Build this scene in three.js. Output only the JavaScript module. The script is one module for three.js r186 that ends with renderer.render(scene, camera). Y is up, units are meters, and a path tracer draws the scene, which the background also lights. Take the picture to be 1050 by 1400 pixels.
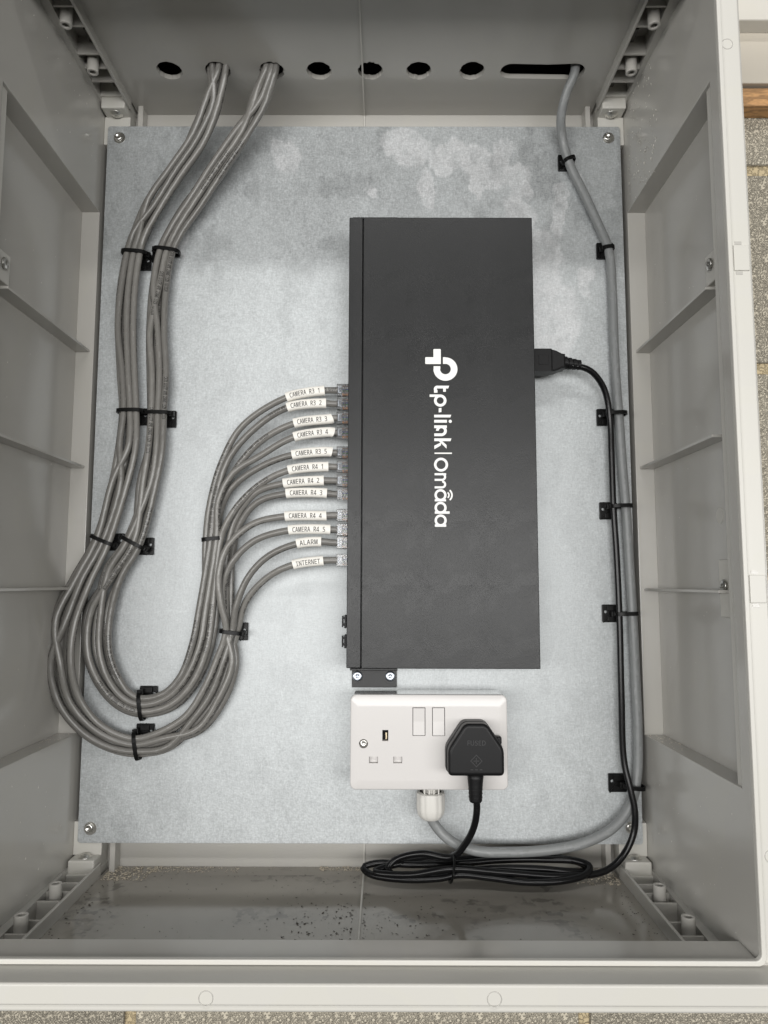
import * as THREE from 'three';
import { RoundedBoxGeometry } from 'three/addons/geometries/RoundedBoxGeometry.js';
import { mergeGeometries } from 'three/addons/utils/BufferGeometryUtils.js';
import { RectAreaLightUniformsLib } from 'three/addons/lights/RectAreaLightUniformsLib.js';

// ---------------------------------------------------------------- camera, light, exposure
// Lengths below are written in millimetres round the middle of the metal mounting plate and built in metres.
const MM = 0.001;
const scene = new THREE.Scene();
const camera = new THREE.PerspectiveCamera(71.40, 768 / 1024, 0.01, 20);
camera.rotation.order = 'YXZ';
camera.position.set(23.95 * MM, -118.24 * MM, 723.5 * MM);
camera.rotation.set(THREE.MathUtils.degToRad(5.679), THREE.MathUtils.degToRad(0.102), THREE.MathUtils.degToRad(0.119));
const renderer = new THREE.WebGLRenderer({ antialias: true });
renderer.setSize(768, 1024);
renderer.toneMapping = THREE.LinearToneMapping;
renderer.toneMappingExposure = 0.94;
renderer.shadowMap.enabled = true;
RectAreaLightUniformsLib.init();
scene.background = new THREE.Color(0.025, 0.025, 0.0245);            // the unseen room's even bounce light
function roomLight(w, h, strength, at, to, color = 0xfffefc) {      // a ceiling strip and a broad source level with the viewer, both behind
  const l = new THREE.RectAreaLight(color, strength, w, h);
  l.position.set(...at); l.lookAt(...to); scene.add(l);
}
roomLight(1.8, 0.16, 24, [0.1, 1.9, 2.2], [0, 0, 0]);
roomLight(5.6, 0.7, 9.4, [-0.2, -0.1, 2.4], [0, -0.1, 0]);  // broad source at viewer height, widened to brighten the side walls

// ---------------------------------------------------------------- helpers
let seed = 20240611;
const rnd = () => { seed = (seed * 1664525 + 1013904223) >>> 0; return seed / 4294967296; };
const rr = (a, b) => a + (b - a) * rnd();
const V = (a) => new THREE.Vector3(a[0], a[1], a[2]);
const hash = (x, y) => { let h = (x * 374761393 + y * 668265263) | 0; h = Math.imul(h ^ (h >>> 13), 1274126177); return ((h ^ (h >>> 16)) >>> 0) / 4294967296; };
function noise(x, y) {
  const xi = Math.floor(x), yi = Math.floor(y), u = x - xi, v = y - yi, a = u * u * (3 - 2 * u), b = v * v * (3 - 2 * v);
  return (hash(xi, yi) * (1 - a) + hash(xi + 1, yi) * a) * (1 - b) + (hash(xi, yi + 1) * (1 - a) + hash(xi + 1, yi + 1) * a) * b;
}
const fbm = (x, y, n = 4) => { let s = 0, k = 0.5, t = 0; for (let i = 0; i < n; i++) { s += k * noise(x, y); t += k; k *= 0.5; x = x * 2 + 17.3; y = y * 2 + 9.1; } return s / t; };
const smooth = (a, b, x) => { const t = Math.min(1, Math.max(0, (x - a) / (b - a))); return t * t * (3 - 2 * t); };
const used = {};
function numbered(name) { const n = used[name] = (used[name] ?? -1) + 1; return n ? `${name}_${String(n).padStart(3, '0')}` : name; }
const bases = new WeakMap();
function thing(name, label, category, base = [0, 0, 0], group) {
  const o = new THREE.Group(); o.name = numbered(name); o.position.set(...base).multiplyScalar(MM);
  o.userData = { label, category }; if (group) o.userData.group = group;
  bases.set(o, base); scene.add(o); return o;
}
function join(list) {
  const gs = (Array.isArray(list) ? list : [list]).map((g) => { const h = g.index ? g.toNonIndexed() : g; for (const k of Object.keys(h.attributes)) if (!['position', 'normal', 'uv'].includes(k)) h.deleteAttribute(k); return h; });
  return gs.length > 1 ? mergeGeometries(gs) : gs[0];
}
function part(name, geos, material, parent, label) {                // geometry in millimetres, in the whole place's axes unless its thing stands at the origin
  const g = join(geos), b = bases.get(parent) ?? [0, 0, 0];
  const h = g.clone(); h.translate(-b[0], -b[1], -b[2]); h.scale(MM, MM, MM);
  const m = new THREE.Mesh(h, material); m.name = name; m.castShadow = m.receiveShadow = true;
  if (label) m.userData.label = label;
  bases.set(m, b); parent.add(m); return m;
}
const box = (x0, x1, y0, y1, z0, z1, r = 0) => {
  const w = x1 - x0, h = y1 - y0, d = z1 - z0;
  const g = r ? new RoundedBoxGeometry(w, h, d, 2, Math.min(r, w / 2.01, h / 2.01, d / 2.01)) : new THREE.BoxGeometry(w, h, d);
  return g.translate((x0 + x1) / 2, (y0 + y1) / 2, (z0 + z1) / 2);
};
const cyl = (r0, r1, h, axis, at, n = 24, open = false) => {
  const g = new THREE.CylinderGeometry(r1, r0, h, n, 1, open);
  if (axis === 'z') g.rotateX(Math.PI / 2); if (axis === 'x') g.rotateZ(-Math.PI / 2);
  return g.translate(...at);
};
const lathe = (pts, axis, at, n = 28) => {
  const g = new THREE.LatheGeometry(pts.map((q) => new THREE.Vector2(q[0], q[1])), n);
  if (axis === 'z') g.rotateX(Math.PI / 2); if (axis === 'x') g.rotateZ(-Math.PI / 2); if (axis === '-y') g.rotateX(Math.PI);
  return g.translate(...at);
};
function roundRect(x0, x1, y0, y1, r) {
  const s = new THREE.Shape();
  s.moveTo(x0 + r, y0); s.lineTo(x1 - r, y0); s.absarc(x1 - r, y0 + r, r, -Math.PI / 2, 0); s.lineTo(x1, y1 - r); s.absarc(x1 - r, y1 - r, r, 0, Math.PI / 2);
  s.lineTo(x0 + r, y1); s.absarc(x0 + r, y1 - r, r, Math.PI / 2, Math.PI); s.lineTo(x0, y0 + r); s.absarc(x0 + r, y0 + r, r, Math.PI, 1.5 * Math.PI);
  return s;
}
const poly = (pts) => { const s = new THREE.Shape(); pts.forEach((q, i) => (i ? s.lineTo(...q) : s.moveTo(...q))); s.closePath(); return s; };
const circlePath = (x, y, r) => new THREE.Path().absarc(x, y, r, 0, Math.PI * 2, true);
const extrude = (shape, z0, z1, bevel = 0, seg = 2) => new THREE.ExtrudeGeometry(shape, { depth: z1 - z0 - 2 * bevel, bevelEnabled: bevel > 0, bevelThickness: bevel, bevelSize: bevel, bevelOffset: -bevel, bevelSegments: seg, curveSegments: 16 }).translate(0, 0, z0 + bevel);
const extrudeX = (shape, x0, x1, bevel = 0) => extrude(shape, x0, x1, bevel).rotateY(Math.PI / 2);         // shape drawn in (-z, y)
const extrudeY = (shape, y0, y1, bevel = 0) => extrude(shape, y0, y1, bevel).rotateX(-Math.PI / 2);        // shape drawn in (x, -z)
const curve = (pts) => new THREE.CatmullRomCurve3(pts.map((q) => (q.isVector3 ? q : V(q))), false, 'centripetal');
const tube = (pts, r, step = 4, n = 12) => { const c = curve(pts); return new THREE.TubeGeometry(c, Math.max(8, Math.round(c.getLength() / step)), r, n); };
function uvPlanar(g, scale, axis = 'z') {                            // uv in units of `scale` millimetres
  const p = g.attributes.position, u = new Float32Array(p.count * 2);
  for (let i = 0; i < p.count; i++) { u[2 * i] = (axis === 'x' ? p.getZ(i) : p.getX(i)) / scale; u[2 * i + 1] = (axis === 'y' ? p.getZ(i) : p.getY(i)) / scale; }
  g.setAttribute('uv', new THREE.BufferAttribute(u, 2)); return g;
}
function uvBox(g0, scale) {                                          // three-plane mapping by face normal, uv in units of `scale` millimetres
  const g = g0.index ? g0.toNonIndexed() : g0, p = g.attributes.position, n = g.attributes.normal, u = new Float32Array(p.count * 2);
  for (let i = 0; i < p.count; i++) {
    const ax = Math.abs(n.getX(i)), ay = Math.abs(n.getY(i)), az = Math.abs(n.getZ(i));
    u[2 * i] = (ax > ay && ax > az ? p.getZ(i) : p.getX(i)) / scale; u[2 * i + 1] = (ay >= ax && ay > az ? p.getZ(i) : p.getY(i)) / scale;
  }
  g.setAttribute('uv', new THREE.BufferAttribute(u, 2)); return g;
}
function dataTex(w, h, fn, srgb = false, repeat = true) {
  const d = new Uint8Array(w * h * 4);
  for (let j = 0; j < h; j++) for (let i = 0; i < w; i++) { const c = fn(i / w, j / h, i, j); const k = 4 * (j * w + i); for (let q = 0; q < 3; q++) d[k + q] = Math.max(0, Math.min(255, Math.round(255 * (typeof c === 'number' ? c : c[q])))); d[k + 3] = 255; }
  const t = new THREE.DataTexture(d, w, h, THREE.RGBAFormat); t.magFilter = THREE.LinearFilter; t.minFilter = THREE.LinearMipmapLinearFilter; t.generateMipmaps = true;
  if (repeat) t.wrapS = t.wrapT = THREE.RepeatWrapping; if (srgb) t.colorSpace = THREE.SRGBColorSpace; t.needsUpdate = true; return t;
}
const tnoise = (u, v, f, n = 3) => {                                 // noise that tiles
  const a = fbm(u * f, v * f, n), b = fbm((u - 1) * f, v * f, n), c = fbm(u * f, (v - 1) * f, n), d = fbm((u - 1) * f, (v - 1) * f, n);
  return a * (1 - u) * (1 - v) + b * u * (1 - v) + c * (1 - u) * v + d * u * v;
};

function loft(rings) {                                               // a skin over rings of equally many points
  const n = rings[0].length, pos = rings.flat(2), idx = [];
  for (let i = 0; i + 1 < rings.length; i++) for (let j = 0; j + 1 < n; j++) { const a = i * n + j, b = a + n; idx.push(a, a + 1, b, b, a + 1, b + 1); }
  const g = new THREE.BufferGeometry(); g.setAttribute('position', new THREE.Float32BufferAttribute(pos, 3)); g.setAttribute('uv', new THREE.Float32BufferAttribute(new Float32Array(pos.length / 3 * 2), 2)); g.setIndex(idx); g.computeVertexNormals(); return g;
}

// ---------------------------------------------------------------- materials
const rgb = (r, g, b) => new THREE.Color().setRGB(r, g, b);
const std = (c, roughness, o = {}) => new THREE.MeshStandardMaterial({ color: c, roughness, metalness: 0, ...o });
const smudgeRough = dataTex(512, 512, (u, v) => { const s = tnoise(u, v, 7, 4), f = tnoise(u + 3.1, v + 1.7, 60, 2); return 0.84 + 0.08 * s + 0.03 * (f - 0.5); });
const plasticMap = dataTex(512, 512, (u, v) => {                       // light grey moulding, faintly uneven
  const k = 0.955 + 0.02 * (tnoise(u, v, 4, 2) - 0.5); return [k, k, k * 0.995];
}, true);
const fineBump = dataTex(256, 256, (u, v) => tnoise(u, v, 64, 2));
const M = {};
M.plastic = std(rgb(0.505, 0.49, 0.46), 0.2, { map: plasticMap, roughnessMap: smudgeRough });
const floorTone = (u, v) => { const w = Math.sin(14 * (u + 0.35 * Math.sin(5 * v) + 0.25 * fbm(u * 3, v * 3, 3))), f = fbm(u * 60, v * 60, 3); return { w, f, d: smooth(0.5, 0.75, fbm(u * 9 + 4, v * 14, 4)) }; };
M.floor = std(rgb(0.36, 0.35, 0.33), 0.15, { map: dataTex(1024, 512, (u, v) => { const t = floorTone(u, v), k = 0.93 - 0.04 * t.d - 0.16 * t.d * smooth(0.52, 0.66, t.f) + 0.02 * t.w; return [k, k * 0.985, k * 0.955]; }, true), roughnessMap: dataTex(1024, 512, (u, v) => { const t = floorTone(u, v); return 0.72 + 0.14 * t.w + 0.2 * t.d; }) });  // same moulding as the walls, base darkened to stand for shade; dirt patches besides
M.rim = std(rgb(0.62, 0.605, 0.565), 0.42, { map: plasticMap });  // same plastic as the walls, coloured lighter to stand for the light on the front
M.white = std(rgb(0.61, 0.59, 0.575), 0.24);
M.rocker = std(rgb(0.61, 0.59, 0.575), 0.45);
M.glandWhite = std(rgb(0.60, 0.585, 0.55), 0.4);
const dull = (c, roughness, specularIntensity, o = {}) => new THREE.MeshPhysicalMaterial({ color: c, roughness, metalness: 0, specularIntensity, ...o });
M.panelWhite = std(rgb(0.72, 0.69, 0.63), 0.5, { map: plasticMap });
M.black = std(rgb(0.012, 0.012, 0.012), 0.38);
M.tie = dull(rgb(0.006, 0.006, 0.006), 0.3, 0.3);
M.rubber = dull(rgb(0.006, 0.006, 0.0065), 0.42, 0.5);
M.cord = dull(rgb(0.005, 0.005, 0.0055), 0.25, 0.6);
M.hole = std(rgb(0.004, 0.004, 0.004), 0.9);  // near-black standing in for the dark depth of slot and ports
M.steel = std(rgb(0.62, 0.61, 0.58), 0.28, { metalness: 1 });
M.zinc = std(rgb(0.52, 0.56, 0.62), 0.38, { metalness: 1 });
M.brass = std(rgb(0.62, 0.52, 0.36), 0.3, { metalness: 1 });
M.gold = std(rgb(0.75, 0.55, 0.22), 0.3, { metalness: 1 });
M.powder = dull(rgb(0.0105, 0.011, 0.0115), 0.38, 0.8, { bumpMap: dataTex(512, 512, (u, v) => tnoise(u, v, 150, 2)), bumpScale: 0.00012,
  roughnessMap: dataTex(512, 512, (u, v) => 0.92 + 0.13 * smooth(0.45, 0.7, fbm(u * 3, v * 3, 4))) });
M.logo = std(rgb(0.80, 0.80, 0.78), 0.5);
M.clear = new THREE.MeshPhysicalMaterial({ color: 0xd6d6d6, roughness: 0.16, transmission: 0.9, thickness: 0.004, specularIntensity: 0.6, ior: 1.5 });
// galvanised sheet: fine spangle, streaks of drawn metal, white bloom patches where the photograph shows them
const PW = 552, PH = 743;
const blooms = [[-85, 338, 17, 26], [52, 345, 24, 26], [30, 352, 12, 14], [100, 335, 34, 22], [135, 322, 30, 24], [165, 310, 16, 22], [68, 300, 11, 22], [10, 296, 8, 8], [165, 262, 18, 34], [186, 215, 26, 44], [208, 265, 10, 26],
  [195, 160, 40, 46], [235, 200, 10, 20], [150, 345, 12, 12], [178, 296, 7, 9], [-195, 250, 7, 30], [228, 310, 8, 10], [212, 296, 6, 10], [120, 300, 8, 8]];
const bloom = (x, y) => {
  let b = 0; const wx = x + 16 * (fbm(x / 12, y / 16, 3) - 0.5), wy = y + 26 * (fbm(x / 14 + 40, y / 20, 3) - 0.5);
  for (const [cx, cy, a, c] of blooms) { const d = Math.hypot((wx - cx) / a, (wy - cy) / c); if (d < 1.3) b = Math.max(b, 1 - smooth(0.78, 1.05, d)); }
  return b * (0.6 + 0.4 * smooth(0.25, 0.6, fbm(x / 9 + 7, y / 9, 3)));
};
const zincTone = (u, v) => {
  const x = (u - 0.5) * PW, y = (v - 0.5) * PH;
  const weave = 0.5 * (noise(x / 0.55, y / 3.2) + noise(x / 3.0 + 50, y / 0.5)) - 0.5, grain = noise(x / 0.9, y / 0.9 + 31) - 0.5, big = fbm(x / 60, y / 60, 4) - 0.5, mid = fbm(x / 9, y / 13 + 20, 3) - 0.5;
  return { x, y, weave, grain, big, mid, b: bloom(x, y) };
};
const scratches = []; for (let i = 0; i < 16; i++) { const a = rr(-0.35, 0.35) + (rnd() < 0.4 ? 1.5 : 0); scratches.push([rr(-276, 276), rr(-371, 371), Math.cos(a), Math.sin(a), rr(6, 46), rr(0.25, 0.5)]); }
for (let i = 0; i < 22; i++) { const a = rr(0, 3.1); scratches.push([rr(150, 270), rr(120, 366), Math.cos(a), Math.sin(a), rr(4, 16), rr(0.3, 0.6)]); }
const scratch = (x, y) => { for (const [cx, cy, c, d, l, w] of scratches) { const dx = x - cx, dy = y - cy; if (Math.abs(dx) > l || Math.abs(dy) > l) continue; if (Math.abs(dx * c + dy * d) < l && Math.abs(dy * c - dx * d + 0.6 * Math.sin(dx * 0.2)) < w) return 1; } return 0; };
const plateMap = dataTex(1024, 1376, (u, v) => {
  const t = zincTone(u, v), top = smooth(60, 330, t.y);
  let k = 0.735 + 0.022 * scratch(t.x, t.y) + 0.12 * t.weave + 0.10 * t.grain + 0.06 * t.big + 0.04 * t.mid + 0.07 * t.b - 0.04 * smooth(0.55, 0.7, fbm(t.x / 20 + 9, t.y / 30, 4)) * (0.4 + top);
  return [k * (0.972 + 0.01 * t.b), k * 0.99, k * 0.995];
}, true, false);
const plateRough = dataTex(1024, 1376, (u, v) => { const t = zincTone(u, v); return 0.58 - 0.03 * scratch(t.x, t.y) + 0.05 * t.mid + 0.10 * t.grain + 0.08 * t.weave + 0.08 * t.big + 0.06 * t.b; }, false, false);
M.plate = std(0xffffff, 1, { map: plateMap, roughnessMap: plateRough, metalness: 0.64, bumpMap: dataTex(1024, 1376, (u, v) => { const t = zincTone(u, v); return 0.5 + 0.5 * t.mid + 0.35 * t.grain; }, false, false), bumpScale: 0.00012 });
M.plateEdge = std(rgb(0.45, 0.47, 0.48), 0.45, { metalness: 0.85 });
// grey cable sheath with its printed line and the twisted pairs showing faintly through
const lay = dataTex(64, 32, (u, v) => 0.5 + 0.5 * Math.sin(2 * Math.PI * (u + v)) * (0.6 + 0.4 * Math.sin(2 * Math.PI * (u * 2 - v))));
function printedSheath(color, text, ink, rough, metres) {
  const c = document.createElement('canvas'); c.width = 2048; c.height = 64; const g = c.getContext('2d');
  g.fillStyle = color; g.fillRect(0, 0, 2048, 64);
  for (let i = 0; i < 500; i++) { g.fillStyle = `rgba(${rnd() < 0.5 ? '255,255,255' : '40,36,30'},${0.03 + 0.05 * rnd()})`; g.fillRect(2048 * rnd(), 64 * rnd(), 6 + 40 * rnd(), 1 + 3 * rnd()); }
  g.fillStyle = ink; g.font = 'bold 17px monospace'; g.textBaseline = 'middle';
  for (let i = 0; i < 2; i++) { g.fillText(text, 20 + i * 1024, 14); g.fillText(text, 300 + i * 1024, 46); }
  const t = new THREE.CanvasTexture(c); t.colorSpace = THREE.SRGBColorSpace; t.wrapS = t.wrapT = THREE.RepeatWrapping;
  return (len, tone = 1) => { const q = t.clone(); q.repeat.set(len / metres, 1); q.needsUpdate = true; const b = lay.clone(); b.repeat.set(len / 22, 1); b.needsUpdate = true; return std(rgb(tone, tone, tone), rough, { map: q, bumpMap: b, bumpScale: 0.0001 }); };
}
const greySheath = printedSheath('rgb(116,114,110)', 'CAT6 U/UTP 4PR 23AWG LSZH 10/2024', 'rgb(22,21,20)', 0.27, 420);
const supplySheath = printedSheath('rgb(122,124,124)', '', '#222', 0.42, 400);
const sheathMaterials = [[1500, 1], [1800, 0.9], [1650, 1.08]].map(([l, k]) => greySheath(l, k));
// block wall
const pit = dataTex(512, 512, (u, v) => { const a = tnoise(u, v, 90, 3), b = tnoise(u + 3, v + 5, 34, 3); return 0.75 * smooth(0.25, 0.62, a) + 0.3 * b - 0.6 * smooth(0.62, 0.72, b); });
const blockMap = dataTex(512, 512, (u, v) => { const a = tnoise(u, v, 90, 3), b = tnoise(u + 3, v + 5, 34, 3), s = hash(Math.floor(u * 512), Math.floor(v * 512)); const k = 0.70 + 0.22 * smooth(0.25, 0.62, a) - 0.16 * smooth(0.6, 0.72, b) + 0.2 * (s - 0.5); return [k * 1.0, k * 0.97, k * 0.9]; }, true);
M.block = [0.95, 0.85, 1.05].map((k) => std(rgb(0.82 * k, 0.80 * k, 0.76 * k), 0.95, { map: blockMap, bumpMap: pit, bumpScale: 0.0012 }));
M.mortar = std(rgb(0.56, 0.46, 0.29), 0.95, { bumpMap: pit, bumpScale: 0.002 });
M.wood = std(0xffffff, 0.55, { map: dataTex(512, 128, (u, v) => { const w = fbm(u * 3, v * 22 + 1.6 * fbm(u * 4, v * 3, 3), 3), g = smooth(0.35, 0.6, Math.abs(((v * 9 + 2.4 * w) % 1) - 0.5) * 2), f = noise(u * 40, v * 120); const k = 0.56 + 0.13 * g + 0.08 * (f - 0.5); return [k * 1.12, k * 0.86, k * 0.58]; }, true) });

// ---------------------------------------------------------------- the block wall and what is fixed to it outside the cabinet
const wall = new THREE.Group(); wall.name = 'wall'; wall.userData = { kind: 'structure', label: 'rough concrete block wall with sandy mortar joints behind the cabinet', category: 'wall' }; scene.add(wall);
part('mortar', uvBox(box(-900, 900, -790, 560, -60, -31), 120), M.mortar, wall);
const rows = [[-565, -339, 222], [-339, -113, -3], [-113, 113, 222], [113, 339, 70], [-791, -565, -3], [339, 565, 222]];
rows.forEach(([y0, y1, x0], r) => { for (let k = -3; k < 3; k++) { const a = x0 + 450 * k, b = a + 450; if (b < -900 || a > 900) continue; const g = uvBox(box(Math.max(a, -905) + 5.5, Math.min(b, 905) - 5.5, y0 + 6, y1 - 6, -58, -27, 2.5), 42); const q = g.attributes.uv; for (let i = 0; i < q.count; i++) q.setXY(i, q.getX(i) + r * 0.37 + k * 0.21, q.getY(i) + k * 0.43); part('block', g, M.block[(r + k + 6) % 3], wall); } });
{
  const t = thing('timber_batten', 'brown timber batten on the block wall right of the cabinet top', 'batten', [520, 400, -27]);
  part('board', uvBox(box(306, 800, 399.5, 420, -26.5, -5, 1.2), 120), M.wood, t);
  const c = thing('wall_panel', 'white wall panel with an overhanging lip above the timber batten', 'panel', [520, 422, -27]);
  part('face_board', uvBox(box(306, 800, 422, 481, -26.5, 0, 1.5), 260), std(rgb(0.60, 0.55, 0.47), 0.5, { map: plasticMap }), c);
  part('lip', uvBox(box(306, 800, 481, 640, -26.5, 18, 2), 260), M.panelWhite, c);
}

// ---------------------------------------------------------------- the cabinet
const cab = thing('cabinet', 'open light grey plastic enclosure with ribbed side walls around the metal plate', 'cabinet', [0, -405, -26]);
part('back_panel', uvBox(box(-304, 304, -414, 414, -26, -21), 400), M.plastic, cab);
function sideWall(s) {
  const sh = poly([[-207, -402], [24, -402], [24, 402], [-207, 402]].map(([z, y]) => [z, y]));
  const hole = new THREE.Path(); [[-193, -265], [-193, 279], [0, 274], [0, -267]].forEach((q, i) => (i ? hole.lineTo(...q) : hole.moveTo(...q))); hole.closePath(); sh.holes.push(hole);
  const frame = s > 0 ? extrudeX(sh, 281, 300, 0.6) : extrudeX(sh, -300, -281, 0.6);
  const skin = s > 0 ? box(299.6, 304, -403, 403, -24, 190) : box(-304, -299.6, -403, 403, -24, 190);
  return part('side_wall', [uvBox(frame, 400), uvBox(skin, 400)], M.plastic, cab);
}
const right = sideWall(1), left = sideWall(-1);
for (const [w, s] of [[right, 1], [left, -1]]) {
  for (const y of [122, -0.5, -124.5]) {
    const a = s > 0 ? 285 : -300, b = s > 0 ? 300 : -285, rib = poly([[-0.2, y - 1.3], [-0.2, y + 1.3], [-160, y + 1.3], [-160, y - 1.3]].map(([z, q]) => [z - (z > -1 ? 22 : 0), q]));
    part('rib', [uvBox(box(a, b, y - 1.3, y + 1.3, 0.2, 162, 0.5), 400)], M.plastic, w);
  }
  // the insert plates with their screws at the front of the pocket
  for (const [y, h] of [[143, 26], [-122, 46]]) {
    const a = s > 0 ? 294 : -300.2, b = s > 0 ? 300.2 : -294;
    const pl = part('insert_plate', uvBox(box(a, b, y - h / 2, y + h / 2, 144, 166, 1), 400), M.rim, w);
    const sx = s > 0 ? 292 : -292;
    part('screw', [lathe([[0, 2.6], [1.6, 2.6], [2.2, 1.4], [2.6, 1.6], [4.6, 1.2], [5.2, 0], [3, 0], [3, -4]], 'x', [sx, y + 2, 156], 20).scale(1, 1, 1)].map((g) => (s > 0 ? g.translate(-sx, 0, 0).rotateZ(Math.PI).translate(sx, 2 * (y + 2), 0) : g)), M.steel, w);
  }
  // shallow round moulding mark
  part('moulding_mark', cyl(6.5, 6.5, 0.5, 'x', [s * 299.6, -62.6, 139], 28), M.rim, w);
}
// floor and ceiling, built alike: s = -1 floor, s = 1 ceiling
function slab(s) {
  const y = (a, b) => (s < 0 ? [-Math.max(a, b), -Math.min(a, b)] : [Math.min(a, b), Math.max(a, b)]);
  const bx = (x0, x1, a, b, z0, z1, r = 0) => uvBox(box(x0, x1, ...y(a, b), z0, z1, r), 400);
  const g = [];
  const sh = roundRect(-251, 251, -178.5, 24, 0.5);
  if (s > 0) {
    for (const x of [-196, -147, -92, -44, 8, 57, 111]) { const p = new THREE.Path(), q = []; for (let k = 0; k < 44; k++) { const a = -2 * Math.PI * k / 44, r = 12.6 + rr(-0.35, 0.35) + (rnd() < 0.08 ? -1.1 : 0); q.push([x + r * Math.cos(a), -48 + r * Math.sin(a)]); } q.forEach((c, k) => (k ? p.lineTo(...c) : p.moveTo(...c))); p.closePath(); sh.holes.push(p); }
    const p = new THREE.Path(); p.moveTo(150, -37.5); p.lineTo(208, -36.4); p.absarc(214, -47, 11.5, Math.PI / 1.8, -Math.PI / 1.8, true); p.lineTo(186, -57); p.lineTo(152, -58); p.absarc(150, -48, 10, -Math.PI / 2, Math.PI / 2, true); sh.holes.push(p);
    g.push(uvBox(extrudeY(sh, 399, 404), 400));
    for (const e of [-1, 1]) g.push(e < 0 ? bx(-304, -251, 411, 415, -25, 207) : bx(251, 304, 411, 415, -25, 207), e < 0 ? bx(-251.5, -250, 399.5, 413, -25, 207) : bx(250, 251.5, 399.5, 413, -25, 207));
  } else { g.push(bx(-251, 251, 401, 412, -24, 178), bx(-304, 304, 412, 416, -25, 178)); }
  const top = s < 0 ? 389 : 389;
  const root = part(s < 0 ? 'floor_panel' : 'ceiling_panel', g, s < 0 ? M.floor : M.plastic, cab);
  for (const e of [-1, 1]) {
    const x = (a, b) => (e < 0 ? [-Math.max(a, b), -Math.min(a, b)] : [Math.min(a, b), Math.max(a, b)]);
    part('fin', bx(...x(250.6, 253.4), top, 413, 2, 178, 0.6), M.plastic, root);
    const wedge = poly([[281, 2], [281, 178], [271, 178], [279, 2]].map(([q, z]) => [e * q, -z]));
    part('ledge', uvBox(extrudeY(wedge, ...y(391, 413)), 400), M.plastic, root);
    for (const z of [41, 60, 79, 114, 137, 160]) part('cross_rib', bx(...x(253.4, 278), 392, 413, z - 1.1, z + 1.1, 0.4), M.plastic, root);
    for (const z of [67.5, 127]) part('screw_boss', lathe([[2.9, -8], [2.9, 30], [3.1, 30.6], [5.0, 30.6], [5.4, 30.1], [5.6, 0]], s < 0 ? 'y' : '-y', [e * 265.5, s * 412.4, z], 26), M.plastic, root);
    // corner bracket that carries the plate, with its screw
    const bk = part('corner_bracket', [bx(...x(253, 281), 352, 384, -21, -2.2, 1), bx(...x(253.6, 279), 383, 402, -21, 14, 1.6), bx(...x(253, 280), 394.5, 411, -21, 17, 1.2)], M.rim, root);
    part('screw', lathe([[0, 2.2], [1.5, 2.2], [2.0, 1.2], [2.4, 1.8], [4.2, 1.4], [4.8, 0], [6.5, 0], [6.5, -0.7]], s < 0 ? 'y' : '-y', [e * 266, s * 382.3, 3.5], 22), M.steel, bk);
    part('rib', bx(...x(241, 246.5), 352, 402, -21.5, -6, 0.8), M.plastic, root);
  }
  part('seam_ridge', [bx(s < 0 ? 2.6 : -0.8, s < 0 ? 4.4 : 0.8, s < 0 ? 399.2 : 397.4, 402, -21, 178, 0.5), bx(s < 0 ? 2.6 : -0.8, s < 0 ? 4.4 : 0.8, 370, 400.5, -21.4, -19.6, 0.5)], M.rim, root);
  part('front_lip', bx(-281, 281, 376, s < 0 ? 397 : 415, 178, 207, 0.8), M.plastic, root);
  return root;
}
slab(-1); slab(1);
{
  // raised sealing rim round the opening, and the outer flange
  const o = roundRect(-284.5, 284.5, -377.6, 377.6, 6), i = roundRect(-281, 281, -374, 374, 4.5); o.holes.push(i);
  part('sealing_rim', uvBox(extrude(o, 206.2, 210.5, 0.8), 400), M.rim, cab);
  const fl = part('flange', [uvBox(box(284, 299, -377, 420, 180, 208.4, 1.6), 400), uvBox(box(-299, -284, -377, 420, 180, 208.4, 1.6), 400), uvBox(box(-340, 340, 377, 398, 180, 208.4, 1.6), 400)], M.rim, cab);
  for (const y of [125.5, -122]) for (const s of [1]) {
    part('hinge_cover', uvBox(box(285.5, 297.2, y - 10, y + 10, 207.4, 209.6, 0.6), 400), M.rim, fl);
    for (const e of [10.4, -13]) part('hinge_slot', box(287, 292, y + e, y + e + 2.6, 207.6, 208.7), M.plastic, fl);
  }
  for (const q of [[283.8 + 5, 298.8], [291.5, -306.3]]) part('moulding_mark', new THREE.TorusGeometry(4.2, 0.36, 6, 36).translate(q[0], q[1], 208.4), M.plastic, fl);
  const sill = part('sill', [uvBox(box(-420, 420, -392, -378.2, 206, 232, 1.8), 400), uvBox(box(-420, 420, -397.5, -390, 180, 229.5, 2.5), 400)], M.rim, cab);
  for (const x of [-92, 95.4]) part('moulding_mark', new THREE.TorusGeometry(4.6, 0.36, 6, 40).translate(x, -387, 232), M.plastic, sill);
}
{
  const t = thing('added_duct', 'added cable duct box that keeps the round ceiling holes dark', 'cable duct', [0, 404, 48]);  // closed box added above the ceiling so the holes look dark
  part('added_duct_body', [box(-260, 260, 404.6, 480, 0, 4), box(-260, 260, 404.6, 480, 92, 96), box(-264, -260, 404.6, 480, 0, 96), box(260, 264, 404.6, 480, 0, 96), box(-264, 264, 480, 484, 0, 96)], std(rgb(0.12, 0.115, 0.105), 0.6), t);
}

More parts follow.
